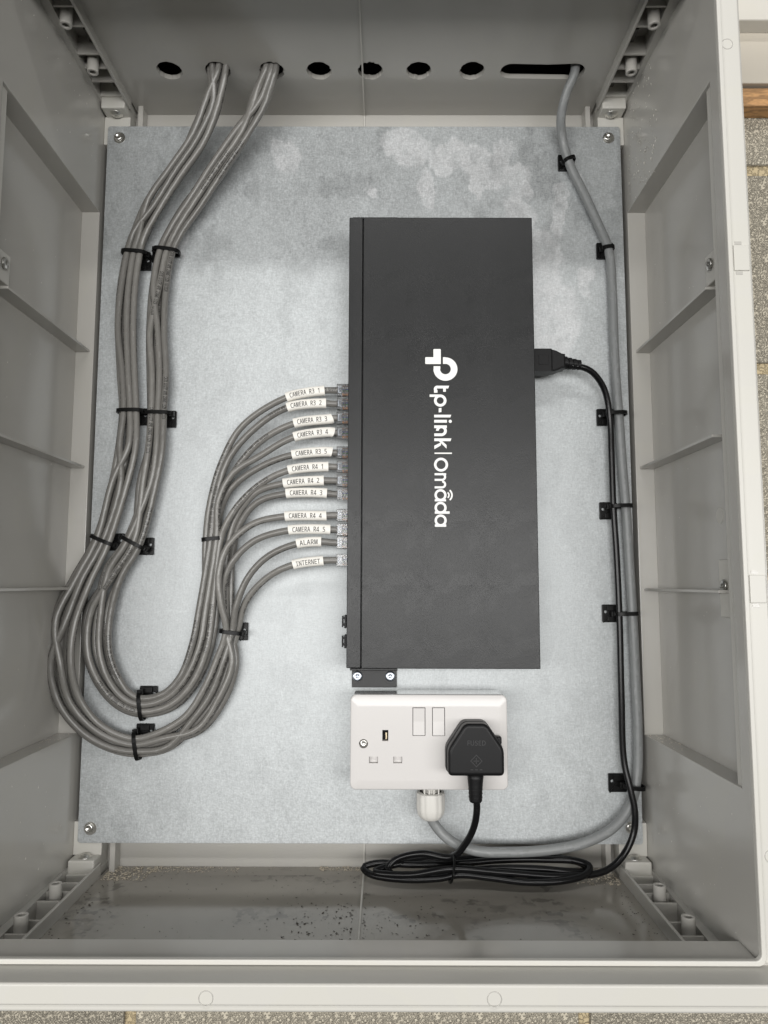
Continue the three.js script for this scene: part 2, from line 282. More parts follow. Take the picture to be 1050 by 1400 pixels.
// ---------------------------------------------------------------- the galvanised mounting plate
const plate = thing('mounting_plate', 'galvanised sheet steel mounting plate with pale streaky patches filling the cabinet back', 'mounting plate', [0, -371.5, -2]);
{
  const sh = roundRect(-PW / 2, PW / 2, -PH / 2, PH / 2, 3);
  const g = extrude(sh, -2, 0, 0.3), p = g.attributes.position, u = g.attributes.uv;
  for (let k = 0; k < p.count; k++) u.setXY(k, p.getX(k) / PW + 0.5, p.getY(k) / PH + 0.5);
  part('sheet', g, M.plate, plate);
  for (const [x, y] of [[-264.2, 358.6], [262, 359], [-265, -357], [264, -355]]) {
    const s = part('screw', lathe([[0, 1.6], [1.4, 1.6], [2.1, 2.6], [3.4, 2.5], [4.3, 1.6], [4.5, 0.6], [4.5, 0]], 'z', [x, y, 0], 24), M.steel, plate);
    part('washer', cyl(6.2, 6.2, 0.7, 'z', [x + 1.2, y - 0.6, 0.35], 28), M.steel, s);
  }
}

// ---------------------------------------------------------------- the network switch
const SW = { x: -11.3, y: 242.3, z: 49.8 };
const sw = thing('network_switch', 'long black steel network switch mounted upright in the middle of the plate', 'network switch', [SW.x + 90, SW.y - 440, 2]);
{
  const X = SW.x, Y = SW.y, Z = SW.z;
  part('body', uvBox(box(X + 1, X + 179, Y - 439, Y - 1, 5.5, Z - 4, 1), 60), M.powder, sw);
  const lid = part('lid', uvBox(box(X + 13.2, X + 180, Y - 440, Y, 8, Z, 0.8), 60), M.powder, sw);
  part('bezel', uvBox(box(X - 0.8, X + 12.6, Y - 439.6, Y, 6, Z - 0.1, 0.9), 60), M.powder, sw);
  const F = X - 0.8;
  for (let k = 0; k < 16; k++) { const y = 100 - (k + Math.floor(k / 4) * 0.6) * 13.1; part('port', [box(F - 0.5, F + 1, y - 6.4, y + 6.4, 19, 33.5, 0.3)], M.hole, sw); }
  for (const y of [-155.5, -174.5]) part('dust_plug', [box(F - 3.2, F - 1.2, y - 6.3, y + 6.3, 17, 31, 0.5), box(F - 5.6, F - 4.4, y - 5.4, y + 5.4, 19, 29, 0.4), box(F - 5, F - 1, y + 2.2, y + 4, 19, 29), box(F - 5, F - 1, y - 4, y - 2.2, 19, 29), box(F - 1.4, F + 0.5, y - 4.5, y + 4.5, 19, 29)], M.rubber, sw);
  // printed mark on the lid: strokes of white ink, laid out in the print's own reading direction (down the lid)
  const ink = [], kx = 0.13775, ky = 0.1425, Px = (x) => 47.3 + x * kx, Py = (y) => 120.6 - y * ky;
  const bar = (x0, x1, y0, y1) => ink.push(new THREE.ShapeGeometry(poly([[Px(x0), Py(y1)], [Px(x1), Py(y1)], [Px(x1), Py(y0)], [Px(x0), Py(y0)]])));
  const pg = (...q) => ink.push(new THREE.ShapeGeometry(poly(q.map(([x, y]) => [Px(x), Py(y)]).reverse())));
  const ring = (cx, cy, ro, ri, a0 = 0, a1 = 360) => ink.push(new THREE.RingGeometry(ri * 0.14, ro * 0.14, 40, 1, THREE.MathUtils.degToRad(a0), THREE.MathUtils.degToRad(a1 - a0)).translate(Px(cx), Py(cy), 0));
  pg([168, 92], [172, 88], [216, 88], [220, 92], [220, 193], [114, 193], [110, 189], [110, 149], [114, 145], [168, 145]);
  ring(252, 228, 83, 37, -180, 90); bar(235, 252.5, 145, 192); bar(169, 216, 208, 228.5);
  bar(192, 266, 344, 363); pg([266, 344], [277, 344], [271, 363], [266, 363]); ring(195, 368, 25, 5, 90, 270); bar(171, 190, 367, 393); bar(235, 254, 363, 386);                      // t
  bar(140, 215, 405, 421); ring(214, 447, 43, 24, -180, 180); bar(140, 170, 405, 422);                                                                                          // p
  pg([203, 500], [222, 497], [222, 526], [203, 529]);                                                                                                                        // hyphen
  pg([171, 545], [290, 545], [284, 563], [171, 563]); bar(171, 260, 580, 599); ring(283, 590, 11, 0);                                                                           // l i
  bar(171, 222, 618, 637); ring(221, 655, 37, 18, 0, 180); ring(221, 655, 37, 18, -90, 90); bar(171, 222, 673, 692); bar(221, 259, 618, 636);                                    // n
  pg([171, 707], [290, 707], [284, 726], [171, 726]); pg([203, 726], [226, 726], [256, 752], [256, 777]); pg([217, 735], [217, 755], [171, 781], [171, 757]);                   // k
  bar(172, 293, 804, 813);
  ring(217, 886, 48, 31);                                                                                                                                                    // o
  bar(172, 252, 944, 958); ring(224, 969, 27, 13, -90, 90); ring(224, 1020, 27, 13, -90, 90); bar(172, 225, 982, 996); bar(172, 225, 1033, 1047); bar(225, 251, 944, 955);         // m
  ring(212, 1092, 41, 25); bar(172, 250, 1120, 1134);                                                                                                                        // a
  ring(247, 1092, 28, 18, -52, 52); ring(247, 1092, 49, 38, -50, 50); 
  ring(212, 1177, 41, 25); bar(172, 274, 1201, 1217);                                                                                                                        // d
  ring(212, 1262, 41, 25); bar(172, 250, 1288, 1304);                                                                                                                        // a
  part('printed_logo', ink.map((g, i) => g.translate(0, 0, Z + 0.05 + 0.008 * i)), M.logo, lid);
  // mounting ears on the short ends with their screws
  for (const s of [-1, 1]) {
    const e = s < 0 ? Y - 440 : Y, y0 = s < 0 ? e - 24 : e, y1 = s < 0 ? e : e + 24;
    const ear = part('mounting_ear', [uvBox(box(X + 2.4, X + 47, s < 0 ? y0 : y0 + 0.2, s < 0 ? y1 - 0.2 : y1, 0.2, 2.4, 0.6), 60), uvBox(box(X + 2.4, X + 47, s < 0 ? e - 2.2 : e + 0.15, s < 0 ? e - 0.15 : e + 2.2, 0.4, 46, 0.6), 60)], M.powder, sw);
    for (const x of [-3.4, 29.2]) part('screw', [lathe([[0, 1.3], [1.0, 1.4], [1.5, 2.4], [3.4, 2.6], [4.9, 1.6], [5.2, 0.4], [5.2, 0]], 'z', [x, s < 0 ? -210.5 : Y + 13, 2.4], 26), box(x - 2.4, x + 2.4, (s < 0 ? -210.5 : Y + 13) - 0.3, (s < 0 ? -210.5 : Y + 13) + 0.3, 4.0, 4.5), box(x - 0.3, x + 0.3, (s < 0 ? -210.5 : Y + 13) - 2.4, (s < 0 ? -210.5 : Y + 13) + 2.4, 4.0, 4.5)], M.zinc, ear);
  }
}

// ---------------------------------------------------------------- the double wall socket
const SK = { x: -8.1, y: -222.2, z: 46 };
const socket = thing('wall_socket', 'white two-gang switched wall socket below the network switch', 'wall socket', [SK.x + 73, SK.y - 86, 0]);
{
  const X = SK.x, Y = SK.y;
  part('back_box', box(X + 1.5, X + 144.5, Y - 84.5, Y - 1.2, 0.1, 38.4, 2), std(rgb(0.86, 0.86, 0.85), 0.14, { metalness: 0.9 }), socket);
  const inset = (d, r) => roundRect(X + 7.5 * d, X + 146 - 7.5 * d, Y - 86 + 9 * d, Y - 10.4 * d, r);
  const face = inset(1, 1.5);
  const cut = (x0, x1, y0, y1) => { const p = new THREE.Path(); p.moveTo(x0, y0); p.lineTo(x0, y1); p.lineTo(x1, y1); p.lineTo(x1, y0); p.closePath(); face.holes.push(p); };
  cut(21.6, 27.2, -264, -254); cut(9.4, 17.6, -284, -278); cut(31.8, 40, -284, -278); cut(49.6, 61.6, -259.2, -233.4); cut(67.8, 79.8, -259.2, -233.4); face.holes.push(circlePath(4.2, -266.5, 4.2));
  const rimGeo = loft([[0, 5.5, 38.8], [0, 5.5, 43.4], [0.02, 5.4, 44.0], [0.07, 5.1, 44.5], [0.16, 4.5, 44.85], [0.5, 3, 45.45], [0.8, 2, 45.85], [0.92, 1.7, 45.97], [1, 1.5, 46]].map(([d, r, z]) => inset(d, r).getPoints(12).map((q) => [q.x, q.y, z])));
  const pf = part('faceplate', [rimGeo, extrude(face, 40, 46)], M.white, socket);
  part('inner_frame', box(2, 136, -300, -228, 37, 40.2), M.white, pf);
  const up = (q) => q;
  for (const [x0, tip] of [[50.2, -1], [68.4, 1]]) {                 // one rocker off, one on
    const g = extrudeX(poly([[-39, -258.6], [-39, -234], [-(46.5 + (tip < 0 ? 0.7 : -0.2)), -234], [-46, -246.3], [-(46.5 + (tip < 0 ? -0.2 : 0.7)), -258.6]]), x0, x0 + 10.8, 0.3);
    const rk = part('rocker', g, M.rocker, socket);
    if (tip > 0) part('on_mark', box(x0 + 0.8, x0 + 10, -237.2, -234.4, 44.6, 45.75), std(rgb(0.3, 0.29, 0.28), 0.5), rk);
  }
  part('earth_slot_shade', box(21.7, 27.1, -263.9, -254.1, 40.1, 40.6), M.hole, socket);  // black sheet behind the cut, painted in for the shade inside the slot
  part('earth_contact', box(24.4, 26.2, -263.4, -257, 40.6, 42, 0.4), M.brass, socket);
  for (const x of [9.4, 31.8]) part('shutter', box(x + 0.2, x + 8, -283.8, -278.2, 40.2, 42.4, 0.4), M.white, socket);
  part('screw', lathe([[0, 1.0], [1.2, 1.1], [1.6, 2], [2.9, 1.9], [3.7, 0.9], [3.9, 0]], 'z', [4.2, -266.5, 42.2], 24), M.steel, socket);
  const gx = 67.5, gz = 24;
  const gl = part('cable_gland', [lathe([[8, 0], [10.4, 0], [10.4, 3.5], [8.4, 4], [8.4, 7.5]], '-y', [gx, -308, gz], 6), ...[0, 1, 2, 3].map((k) => box(gx - 7 + k * 4.4, gx - 5.6 + k * 4.4, -315, -309, gz + 6.5, gz + 10.6, 0.4))], M.glandWhite, socket);
  const pts = [[10.5, 0], [13.2, 0.6], [13.6, 1.6], [13.6, 15], [12.8, 20], [10, 24], [7.6, 25.4], [5.6, 25.4], [5.6, 16]], nut = lathe(pts, '-y', [gx, -315, gz], 60), np = nut.attributes.position;
  for (let k = 0; k < np.count; k++) { const a = Math.atan2(np.getZ(k) - gz, np.getX(k) - gx), f = 1 - 0.05 * Math.max(0, Math.cos(a * 12)) * (np.getY(k) > -336 ? 1 : 0); np.setX(k, gx + (np.getX(k) - gx) * f); np.setZ(k, gz + (np.getZ(k) - gz) * f); }
  nut.computeVertexNormals(); part('gland_nut', nut, M.glandWhite, gl);
}

// ---------------------------------------------------------------- grey supply cable
{
  const t = thing('supply_cable', 'thick grey mains cable running from the ceiling slot down the right edge to the gland', 'cable', [250, 0, 0]);
  const pts = [[214, 440, 52], [215.5, 399, 48.1], [208.8, 381.8, 38], [206.1, 364.6, 26], [210.2, 348.3, 14], [218.7, 323.1, 8.5], [232.3, 293.9, 7], [246.8, 259, 7], [257.2, 228.9, 8], [260, 183.2, 7], [260.1, 136.1, 7], [261, 89.6, 7], [262.5, 51.1, 8], [264.9, -1.7, 7], [266.9, -46.6, 8], [269, -105.4, 7], [270, -156.1, 8], [271.3, -213.4, 7], [271.5, -262.4, 8], [269.1, -303.8, 9], [261.1, -330.7, 11], [244.1, -350.1, 14], [214.6, -363.6, 18], [179.3, -369.7, 20], [144.2, -371, 22], [109.4, -368.7, 25], [86.6, -359.8, 26], [73.8, -348.6, 24], [67.5, -338, 24], [67.5, -325, 24]];
  part('sheath', tube(pts, 4.7, 4, 18), supplySheath(1400), t);
}

// ---------------------------------------------------------------- black power lead: plug, coiled cord, connector
const lead = thing('power_lead', 'black power lead from a fused plug coiled on the cabinet floor below the socket', 'power lead', [100, -392, 30]);
{
  const cx = 105.4, cy = -268.2;
  const out = (k) => { const s = new THREE.Shape(), P = [[-26 * k, -21], [26 * k, -21], [26 * k, 2], [10.5 * k, 24.5], [-10.5 * k, 24.5], [-26 * k, 2]], r = 4.5, n = P.length;
    for (let i = 0; i < n; i++) { const a = P[(i + n - 1) % n], b = P[i], c = P[(i + 1) % n], l1 = Math.hypot(a[0] - b[0], a[1] - b[1]), l2 = Math.hypot(c[0] - b[0], c[1] - b[1]);
      const p = [b[0] + (a[0] - b[0]) * r / l1, b[1] + (a[1] - b[1]) * r / l1], q = [b[0] + (c[0] - b[0]) * r / l2, b[1] + (c[1] - b[1]) * r / l2];
      if (i) s.lineTo(...p); else s.moveTo(...p); s.quadraticCurveTo(b[0], b[1], q[0], q[1]); }
    s.closePath(); return s; };
  const plug = part('plug', [extrude(out(1), 46.4, 58, 0.8, 2).translate(cx, cy, 0), extrude(out(0.965).clone(), 57, 71, 3.4, 5).translate(cx, cy, 0), box(cx + 20, cx + 25.2, cy + 3.5, cy + 10.5, 49, 57, 1.5)], M.rubber, lead);
  // raised lettering and approval diamond on the plug's face
  const { FontLoader } = await import('three/addons/loaders/FontLoader.js'), { TextGeometry } = await import('three/addons/geometries/TextGeometry.js');
  const font = await new FontLoader().loadAsync('fonts/droid/droid_sans_regular.typeface.json');
  const tx = new TextGeometry('FUSED', { font, size: 4.2, depth: 0.8, curveSegments: 4 }); tx.computeBoundingBox(); tx.translate(cx - tx.boundingBox.max.x / 2, cy + 6, 70.7);
  const dia = (r) => poly([[0, -r], [r, 0], [0, r], [-r, 0]]), d = dia(5.4); d.holes.push(new THREE.Path(dia(4.7).getPoints().reverse()));
  part('raised_mark', [tx, extrude(d, 70.7, 71.25).translate(cx, cy - 7.5, 0), ...[-4, 0, 4].map((x) => box(cx + x - 1.2, cx + x + 1.2, cy - 15.4, cy - 14.8, 70.8, 71.25)), box(cx - 2.4, cx + 2.4, cy - 7.9, cy - 7.3, 70.8, 71.25), box(cx - 0.3, cx + 0.3, cy - 10, cy - 5, 70.8, 71.25)], dull(rgb(0.035, 0.035, 0.036), 0.3, 1), plug);
  part('strain_relief', [lathe([[0, 0], [7.6, 0], [7.2, 6], [6.2, 16], [5.9, 25], [5.2, 26.5], [3, 26.5]], '-y', [cx + 0.2, cy - 19, 61], 24).translate(0, 0, 0), ...[0, 1, 2, 3].map((k) => new THREE.TorusGeometry(6.1 - k * 0.12, 0.6, 8, 24).rotateX(Math.PI / 2).translate(cx + 0.2, cy - 31 - k * 3.4, 61))], M.rubber, lead);
  const path = [[cx + 0.2, cy - 38, 61], [106.8, -318.9, 60], [105, -338, 52], [97.9, -356.8, 42], [86, -372.1, 32], [57.8, -371.8, 24], [33.8, -379.3, 20], [26.8, -385.8, 24], [37.7, -390.5, 32], [66.1, -389.6, 34], [91.1, -384.4, 34], [128.7, -381.8, 32], [169.9, -383.1, 30], [203, -386.4, 28], [217, -387.3, 22], [208.8, -382, 17], [173.4, -380.5, 14], [131.2, -380.6, 16], [88.9, -381.8, 22], [47.7, -384.8, 16], [16.4, -384.7, 13], [3.9, -387.6, 16], [10.4, -390.4, 24], [38.9, -390.2, 36], [73.7, -387.9, 40], [92.3, -383.8, 42], [120.4, -386.3, 42], [153.4, -389.3, 44], [187.2, -388.7, 42], [210.2, -386, 34], [216, -381.9, 26], [192.1, -379.9, 12], [139.6, -379.5, 8], [91.1, -380.7, 14], [54.9, -382.9, 12], [23.4, -386, 20], [14.5, -387.7, 26], [47.1, -386.3, 36], [85, -378.7, 42], [134.2, -382.6, 40], [188.7, -387.2, 36], [229, -385.7, 28], [247.7, -375.4, 22], [260.1, -354.8, 20], [262.1, -334.7, 20], [259.2, -315, 18], [255.1, -288.8, 14], [254.9, -226.6, 13], [255.6, -156, 12], [255, -91, 11], [253.2, -39.6, 11], [252.6, 12.4, 12], [251.3, 51.1, 14], [244.9, 77, 19], [233.5, 91.4, 24], [223.5, 96.8, 26], [209.6, 99.1, 26]];
  part('cord', tube(path, 3.15, 3, 14), M.cord, lead);
  const c0 = [85.7, -380.5, 34]; part('twist_tie', [new THREE.TorusGeometry(1, 0.13, 6, 30).rotateY(Math.PI / 2).scale(8, 11, 19).rotateZ(-0.2).translate(...c0)], M.tie, lead);
  // the appliance connector in the switch's right side
  const y0 = 102.6, z0 = 25;
  const con = part('connector', [extrudeX(poly([[-z0 - 9, y0 - 11.5], [-z0 + 9, y0 - 11.5], [-z0 + 9, y0 + 11.5], [-z0 - 9, y0 + 11.5]]), 168, 190, 1.5), extrude(poly([[189, y0 - 11.4], [189, y0 + 11.4], [194, y0 + 10.2], [199.5, y0 + 7.2], [203, y0 + 6.6], [203, y0 - 7.4], [199.5, y0 - 8], [194, y0 - 10.4]]), z0 - 8, z0 + 8.5, 1.8), box(176, 186, y0 - 5, y0 + 5, z0 + 8.6, z0 + 9.3, 0.3)], M.rubber, lead);
  part('strain_relief', [0, 1, 2, 3].map((k) => cyl(6.6 - k * 0.5, 6.4 - k * 0.5, 3.2, 'x', [204.5 + k * 4.6, y0 - 0.5 - k * 0.7, z0 + 0.2], 20)).concat(cyl(5, 4, 18, 'x', [211, y0 - 1.4, z0 + 0.2], 18)), M.rubber, con);
}

// ---------------------------------------------------------------- twelve network cables in two bundles
// Each bundle: stations [centre, spread, order]; order gives every cable's slot there. Slots are three across, two deep.
const slot = (k) => [[-6.9, 0], [0, 0], [6.9, 0], [-3.5, 5.9], [3.4, 5.9], [9.8, 5.5]][k].map((v, i) => (i ? v : v - 1.5));
const A = [0, 1, 2, 3, 4, 5], B = [1, 0, 2, 4, 3, 5], C = A, D = [0, 1, 2, 4, 3, 5], H = A;
const inner = [
  [[-92, 455, 50], 0.8, A], [[-93.2, 399, 48.8], 0.82, A], [[-104.5, 376.7, 37], 0.9, A], [[-125.1, 342.7, 28], 1.0, B], [[-149.6, 311.6, 20], 1.0, B], [[-176.4, 275.4, 13], 1.0, D], [[-195.9, 247, 9], 0.95, D], [[-204.8, 227.5, 8], 0.95, D],
  [[-211.2, 186.3, 7.5], 1.05, D], [[-211.9, 139.1, 7.5], 1.12, C], [[-209.7, 94.9, 7.5], 1.05, C], [[-208.9, 54.1, 8], 0.95, C], [[-209.3, 16.2, 7.5], 1.05, C], [[-214.9, -17.7, 7.5], 1.1, C], [[-228.8, -78.6, 8], 0.95, B], [[-246.8, -110.1, 7.5], 1.1, B], [[-259.9, -148.7, 7.5], 1.5, A], [[-259.8, -186, 7.5], 1.5, A], [[-248.5, -214.5, 7.5], 1.3, A], [[-231.2, -232.8, 7.5], 1.0, A], [[-213.5, -239, 8], 0.95, A], [[-188.7, -233.4, 7.5], 1.0, A], [[-169.8, -214.3, 7.5], 1.05, A], [[-156.9, -182.2, 7.5], 1.05, A], [[-151.4, -142.6, 7.5], 0.95, A], [[-149.4, -106.3, 7.5], 0.85, A]];
const outer = [
  [[-149, 455, 50], 0.9, A], [[-145.9, 399, 48.8], 0.9, A], [[-153, 371.9, 38], 1.0, B], [[-169.7, 338.7, 28], 1.1, B], [[-195.2, 305.1, 20], 1.1, D], [[-218.5, 273, 13], 1.05, D], [[-233.4, 243.7, 9], 1.0, C], [[-239.2, 225.8, 8], 0.95, C],
  [[-243.9, 182.3, 7.5], 1.05, C], [[-244.5, 139.1, 7.5], 1.1, C], [[-240.7, 96.4, 7.5], 1.05, C], [[-237.5, 56.3, 8], 0.95, C], [[-237.8, 19.9, 7.5], 1.1, C], [[-243.8, -17.7, 7.5], 1.1, D], [[-259.7, -77.2, 8], 0.95, D], [[-276.5, -117.5, 13], 1.1, D], [[-288.2, -156.7, 20], 1.4, D], [[-290.3, -195.3, 21], 1.4, H], [[-283, -230.9, 16], 1.3, H], [[-264.4, -257.7, 10], 1.15, A], [[-239.5, -272.7, 8], 1.0, A], [[-217.2, -276.8, 8], 0.95, A], [[-189.4, -271.2, 8], 1.05, A], [[-162.7, -254.4, 8], 1.2, B], [[-143.3, -228.3, 8], 1.3, B], [[-131.8, -196.4, 8], 1.1, B], [[-128.1, -167.1, 8], 0.8, B]];
function bundlePoint(st, i, k) {
  const p = V(st[i][0]), t = V(st[Math.min(i + 1, st.length - 1)][0]).sub(V(st[Math.max(i - 1, 0)][0])).normalize();
  const n = new THREE.Vector3(-t.y, t.x, 0).normalize(), d = new THREE.Vector3().crossVectors(t, n), [a, b] = slot(st[i][2][k]), w = st[i][1], inTie = w === 0.95;
  const j = inTie ? 0.3 : 1.1;
  return p.addScaledVector(n, a * w + rr(-j, j)).addScaledVector(d, (b - 0) * Math.min(1.05, w) + rr(0, j * 0.6));
}
// text, plug height in the photo, points of the fan from the last tie to the sleeve, sleeve ends, z along the fan
const runs = [
  ['CAMERA R3 1', inner, 2, [[-155.9, -74.9, 10], [-152.8, -40.2, 10], [-141.6, 2, 12], [-120.8, 38.7, 16]], [-75, 66.2, 25], [-36.7, 72.6, 28], 534, 'topmost of the row'],
  ['CAMERA R3 2', inner, 5, [[-150.1, -75.1, 14], [-146.7, -37, 14], [-134.3, 4.5, 15], [-109.1, 34.3, 19]], [-74.1, 55.8, 25], [-35.1, 59.6, 28], 552.5, 'second from the top'],
  ['CAMERA R3 3', inner, 1, [[-150.4, -74.7, 7], [-143.7, -36.3, 8], [-127.6, -4.6, 11], [-102.1, 23, 16]], [-66.9, 39.8, 25], [-29.8, 44, 28], 572, 'third from the top'],
  ['CAMERA R3 4', inner, 4, [[-144.3, -75.1, 14], [-142.1, -37.4, 18], [-128.5, -10.4, 20], [-100.7, 7.7, 22]], [-66.5, 25.9, 26], [-28.6, 30.3, 28], 592, 'fourth from the top'],
  ['CAMERA R3 5', inner, 0, [[-145.2, -74.7, 7], [-140.9, -43.2, 10], [-129.5, -22.9, 14], [-101.6, -3.7, 20]], [-68.1, 7.8, 26], [-29.5, 10.5, 28], 619, 'fifth from the top'],
  ['CAMERA R4 1', inner, 3, [[-139.9, -75.1, 14], [-134, -59.2, 16], [-120.9, -39.6, 18], [-100.3, -20.8, 21]], [-71.5, -7.6, 26], [-32.3, -4.2, 28], 638.5, 'sixth from the top'],
  ['CAMERA R4 2', outer, 4, [[-131.9, -165.2, 14], [-134.7, -124.5, 9], [-133.6, -80.7, 9], [-124.1, -51.5, 12], [-105.1, -29.3, 18]], [-76.3, -20.7, 26], [-36.5, -18, 28], 657.5, 'just above CAMERA R4 3'],
  ['CAMERA R4 3', outer, 1, [[-128.4, -165.7, 7], [-130.2, -128.1, 6], [-129.1, -91.6, 8], [-121.5, -60.4, 13], [-103.3, -38.9, 19]], [-73.3, -30.9, 26], [-33.4, -30.7, 28], 675.7, 'above the gap in the row'],
  ['CAMERA R4 4', outer, 5, [[-132.2, -165.1, 16], [-137, -138.6, 20], [-139.3, -112.2, 22], [-131.2, -83.6, 23], [-107, -61.2, 24]], [-74.2, -53.5, 27], [-33.9, -52.8, 28], 704.7, 'below the gap in the row'],
  ['CAMERA R4 5', outer, 2, [[-130.9, -165.6, 9], [-135.7, -138.8, 13], [-135.7, -120.8, 15], [-127.6, -99.2, 18], [-105.6, -77.7, 22]], [-70.4, -67.2, 27], [-30.2, -66.4, 28], 724.4, 'third from the bottom'],
  ['ALARM', outer, 3, [[-126.2, -165.2, 14], [-123.1, -143.7, 17], [-111, -113.6, 20], [-91.4, -92.8, 23]], [-62.4, -80.4, 27], [-38.3, -78.3, 28], 742, 'second from the bottom'],
  ['INTERNET', outer, 0, [[-122.4, -165.6, 8], [-114.2, -137.4, 12], [-92.4, -113.6, 19]], [-65.3, -100.8, 27], [-36, -96.8, 28], 766, 'lowest of the row'],
];
const plugRows = { 534: [-19.2, 72.9, 27], 552.5: [-19.1, 59.1, 27], 572: [-19, 44.6, 27], 592: [-18.9, 29.8, 27], 619: [-18.7, 9.9, 27], 638.5: [-18.6, -4.4, 27], 657.5: [-18.5, -18.2, 27], 675.7: [-18.4, -31.5, 27], 704.7: [-18.2, -52.4, 27], 724.4: [-18.1, -66.6, 27], 742: [-18, -79.3, 27], 766: [-17.9, -96.4, 27] };
const sleevePlain = std(rgb(0.74, 0.72, 0.68), 0.45);
function sleeveMaterial(text) {
  const c = document.createElement('canvas'); c.width = 512; c.height = 128; const g = c.getContext('2d');
  g.fillStyle = 'rgb(226,223,216)'; g.fillRect(0, 0, 512, 128); g.fillStyle = '#1a1917'; g.textAlign = 'center'; g.textBaseline = 'middle';
  const w = text.length > 6 ? 0.80 : 0.74; g.font = `bold ${text.length > 8 ? 66 : 62}px monospace`; const m = g.measureText(text).width; g.save(); g.translate(256, 68); g.scale(512 * w / m, 1); g.fillText(text, 0, 0); g.restore();
  const t = new THREE.CanvasTexture(c); t.colorSpace = THREE.SRGBColorSpace; return std(0xffffff, 0.42, { map: t });
}
function flatTube(c, t0, t1, ra, rb, n, m) {                         // an oval sleeve along curve c; print on the side that faces +z
  const pos = [], uv = [], idx = [], up = new THREE.Vector3(0, 0, 1);
  for (let i = 0; i <= n; i++) {
    const t = t0 + (t1 - t0) * i / n, p = c.getPointAt(t), tan = c.getTangentAt(t), lat = new THREE.Vector3().crossVectors(up, tan).normalize(), dep = new THREE.Vector3().crossVectors(tan, lat).normalize();
    const fl = i === 0 || i === n ? 1.04 : 1;
    for (let j = 0; j <= m; j++) { const a = -Math.PI / 2 + 2 * Math.PI * j / m, e = (q) => Math.sign(q) * Math.pow(Math.abs(q), 0.75); const q = p.clone().addScaledVector(lat, e(Math.sin(a)) * ra * fl).addScaledVector(dep, e(Math.cos(a)) * rb * fl); pos.push(q.x, q.y, q.z); uv.push(i / n, Math.cos(a) > -0.01 ? 0.5 + 0.5 * Math.sin(a) : 0.02); }
  }
  for (let i = 0; i < n; i++) for (let j = 0; j < m; j++) { const a = i * (m + 1) + j, b = a + m + 1; idx.push(a, b, a + 1, b, b + 1, a + 1); }
  const g = new THREE.BufferGeometry(); g.setAttribute('position', new THREE.Float32BufferAttribute(pos, 3)); g.setAttribute('uv', new THREE.Float32BufferAttribute(uv, 2)); g.setIndex(idx); g.computeVertexNormals(); return g;
}
const wireColors = [rgb(0.7, 0.25, 0.03), rgb(0.6, 0.55, 0.5), rgb(0.03, 0.25, 0.08), rgb(0.04, 0.1, 0.4), rgb(0.6, 0.6, 0.6), rgb(0.2, 0.08, 0.03)].map((c) => std(c, 0.4));
runs.forEach(([text, st, k, fan, s0, s1, row, where], n) => {
  const pl = plugRows[row], pts = st.map((_, i) => bundlePoint(st, i, k)); pts.pop();
  const stop = pl[0] - 5;
  pts.push(...fan.map(V), V(s0), V(s1), new THREE.Vector3(stop - 5, pl[1] + 0.1, pl[2] + 0.1), new THREE.Vector3(stop + 3, pl[1], pl[2]));
  const c = curve(pts), len = c.getLength();
  const t = thing('network_cable', `grey network cable whose white sleeve reads ${text}, ${where}`, 'network cable', [pl[0], pl[1], pl[2]], 'network cables plugged into the switch');
  c.arcLengthDivisions = 1600; c.updateArcLengths();
  part('sheath', new THREE.TubeGeometry(c, Math.round(len / 3.5), 3.35, 14), sheathMaterials[n % 3], t);
  const near = (q) => { let b = 0, bd = 1e9; for (let i = 0; i <= 400; i++) { const u = 1 - 0.14 * i / 400, d = c.getPointAt(u).distanceTo(V(q)); if (d < bd) { bd = d; b = u; } } return b; };
  part('label_sleeve', flatTube(c, near(s0), near(s1), 4.9, 4.1, 14, 24), sleeveMaterial(text), t);
  // clear modular plug: shell with a moulded boot end, latch, wires and contacts
  const x0 = pl[0] - 5.4, plug = part('plug', [box(x0, x0 + 20, pl[1] - 5.85, pl[1] + 5.85, pl[2] - 4, pl[2] + 4, 0.5), box(x0 + 2, x0 + 6, pl[1] - 2.6, pl[1] + 2.6, pl[2] + 4.05, pl[2] + 5.2, 0.4), box(x0 + 7.5, x0 + 9, pl[1] - 5, pl[1] + 5, pl[2] + 4.05, pl[2] + 4.8, 0.3)], M.clear, t);
  for (let w = 0; w < 6; w++) part('wire', box(x0 + 5.5, x0 + 16, pl[1] - 4.6 + w * 1.6, pl[1] - 3.5 + w * 1.6, pl[2] - 0.6, pl[2] + 0.6), wireColors[w], plug);
  part('crimp_tab', box(x0 + 1.2, x0 + 5.0, pl[1] - 3.2, pl[1] + 3.2, pl[2] + 2.5, pl[2] + 3.3, 0.2), M.zinc, plug);
});

